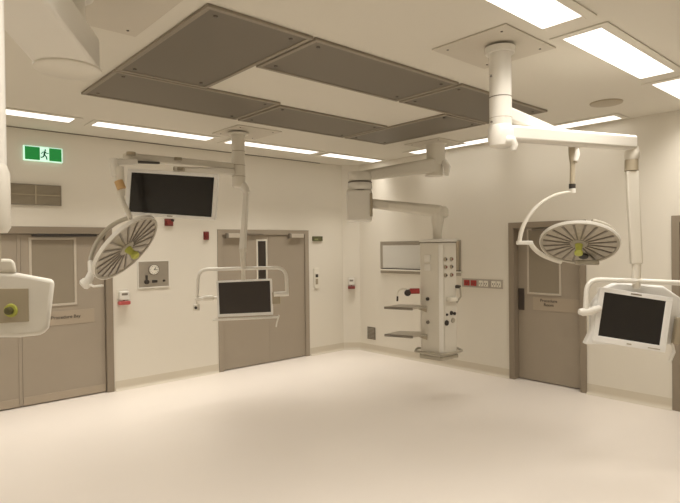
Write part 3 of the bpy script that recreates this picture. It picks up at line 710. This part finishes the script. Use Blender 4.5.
MB().tube([AR + dRx*LR*.95 + Z_*zof(287) + nR*.01, AR + dRx*LR*.95 + Z_*zof(287) + nR*.07, AR + dRx*LR*.95 + Z_*zof(296) + nR*.075, AR + dRx*LR*.75 + Z_*zof(302) + nR*.05], .012, 10).build('side_handle', M['rimgrey'], bP)
MB().lathe(AR + dRx*LR*.93 + Z_*zof(286.5) + nR*.01, nR, [(0, .022), (.06, .02)], 16).build('handle_boss', M['dark'], bP)
for fr_, py, rr_, m_ in ((.22, 313, .014, 'dark'), (.55, 312, .026, 'dark'), (.78, 313, .02, 'dark'), (.20, 321, .034, 'dark'), (.66, 319.5, .032, 'rimgrey')):
    MB().lathe(AR + dRx*LR*fr_ + Z_*zof(py) + nR*.007, nR, [(0, rr_), (.015, rr_*.9)], 20).build('data_socket', M[m_], bP)
# shelves on the left flank
for z_, lb in ((1.06, 0), (at(400, 337, 6.6).z, 1)):
    a = onz(384.5, 306 if lb == 0 else 335, z_)
    base = tp(-.215, .0)
    o0 = tp(-.20, .09)+Z_*z_; 
    P0 = tp(-.15, .10); P1 = tp(-.34, .20); P2 = tp(-.66, .02); P3 = tp(-.46, -.22); P4 = tp(-.17, -.12)
    MB().prism([p_+Z_*z_ for p_ in (P0, P1, P2, P3, P4)], Z_*.018).build('shelf', M['shelf'], bP, bevel=.004)
    MB().tube([P1+Z_*(z_+.006)+ey*.012, P2+Z_*(z_+.006)+ey*.012], .016, 10).build('shelf_rail', M['mid'], bP)
    MB().prism([P0+Z_*(z_-.05), tp(-.28, .09)+Z_*(z_-.0005), P0+Z_*(z_-.0005)], (P4-P0)).build('shelf_bracket', M['tan'], bP)
# red suction unit with coiled tube hanging at the tower's left flank
zr = at(415, 291, 6.7).z
su = thing('suction_regulator', 'red-handled regulator with small black gauge above the upper shelf', 'regulator', tp(-.32, .06)+Z_*zr)
MB().cyl(tp(-.35, .06)+Z_*zr, tp(-.232, .06)+Z_*zr, .034, n=20).build('red_body', M['red'], su)
MB().lathe(tp(-.38, .07)+Z_*(zr-.02), ey, [(0, .04), (.03, .038)], 20).build('gauge', M['dark'], su)
MB().cyl(tp(-.39, .06)+Z_*(zr+.0), tp(-.34, .06)+Z_*(zr+.0), .022, n=16).build('gauge_neck', M['dark'], su)
cpt = tp(-.43, .07)+Z_*(zr-.03)
MB().tube([cpt + ex*.075*math.cos(a) + Z_*.065*math.sin(a) for a in [math.radians(q) for q in range(20, 220, 12)]], .008, 8).build('tube_loop', M['socket'], su)
MB().cyl(tp(-.505, .07)+Z_*(zr-.12), tp(-.502, .07)+Z_*(zr-.06), .012, n=12).build('tube_tip', M['dark'], su)

# ================= near boom at the left border
ax, ay = .85, 3.10; ZU = 2.79
adir = V((-.568, -.833, 0)).normalized(); asd = V((-adir.y, adir.x, 0))
bN = thing('ceiling_boom', 'nearest boom at the left border with hanging control head', 'ceiling boom', (ax, ay, 1.5), 'ceiling booms')
ceiling_plate(bN, .95, 3.14, .92, .94)
MB().lathe((ax, ay, ZU+.17), Z_, [(0, .088), (H-.08-ZU-.17, .088), (H-.08-ZU-.17, .13), (H-.03-ZU-.17, .13)], 36).build('column', M['white'], bN)
q0 = V((ax, ay, 0)); q1 = V((.36, 2.22, 0))
adir = (q1-q0).normalized(); asd = V((-adir.y, adir.x, 0))
prof = []
for i in range(13):
    a = PI*i/12; prof.append(q0 + (asd*math.cos(a) - adir*math.sin(a))*.155)
for i in range(9):
    a = PI*i/8; prof.append(q1 + (-asd*math.cos(a) + adir*math.sin(a))*.12)
MB().prism([p_+Z_*ZU for p_ in prof], Z_*.17).build('arm', M['white'], bN, bevel=.015, seg=3)
MB().lathe((q0.x, q0.y, ZU-.02), Z_, [(0, .15), (.01, .165), (.02, .165)], 40).build('bearing_cap', M['cream'], bN)
zj = at(0, 165, 1.9).z; zk = at(0, 233, 1.9).z
MB().lathe((q1.x, q1.y, zj), Z_, [(0, .042), (ZU-zj-.05, .042), (ZU-zj-.05, .05), (ZU-zj, .052)], 28).build('drop_tube', M['white'], bN)
MB().lathe((q1.x, q1.y, zk), Z_, [(0, .040), (.02, .052), (zj-zk-.03, .052), (zj-zk, .042)], 28).build('swivel_sleeve', M['cream'], bN)
MB().lathe((q1.x, q1.y, at(0, 262, 1.9).z), Z_, [(0, .02), (zk-at(0, 262, 1.9).z, .02)], 20).build('thin_stem', M['tan'], bN)
dN = 1.9
def hn(a, b, dd=0): return at(a, b, dN+dd)
MB().prism([hn(-34, 272), hn(-34, 258.5), hn(12, 258.5), hn(15, 263), hn(17, 273)], (hn(17, 300)-EYE).normalized()*.14).build('head_mount', M['cream'], bN, bevel=.012, seg=3)
MB().prism([hn(-70, 272), hn(-30, 270.5), hn(17, 272.5), hn(55, 279.5), hn(49, 328), hn(43, 335), hn(20, 337.5), hn(-70, 338)], (hn(55, 300)-EYE).normalized()*.2).build('head_shell', M['white'], bN, bevel=.016, seg=4)
MB().prism([hn(-25, 289, -.004), hn(28, 288.5, -.004), hn(28.5, 321.5, -.004), hn(-25, 325, -.004)], FW*.006).build('control_panel', M['tan'], bN, bevel=.001)
pk = hn(11, 310.5, -.004)
MB().lathe(pk, -FW, [(0, .024), (.006, .022), (.007, .015)], 26).build('button_ring', M['lime'], bN)
MB().lathe(pk-FW*.006, -FW, [(0, .014), (.014, .013), (.018, .008)], 22).build('button', mat('olive_button', (.10, .09, .03), .4), bN)

# ------------------------------------------------------------------ camera, world, view
cam = bpy.data.cameras.new('camera'); co = bpy.data.objects.new('camera', cam); C.objects.link(co)
mx = Matrix((RT, UP, -FW)).transposed().to_4x4(); mx.translation = EYE; co.matrix_world = mx
cam.sensor_width = 36; cam.lens = FPX/680*36; cam.clip_start = .05
bpy.context.scene.camera = co
w = bpy.data.worlds.new('world'); bpy.context.scene.world = w; w.use_nodes = True
w.node_tree.nodes['Background'].inputs[0].default_value = (.9, .85, .75, 1); w.node_tree.nodes['Background'].inputs[1].default_value = .2
vs = bpy.context.scene.view_settings
vs.view_transform = 'Standard'; vs.look = 'None'; vs.gamma = 1; vs.exposure = 0.0; vs.use_curve_mapping = False
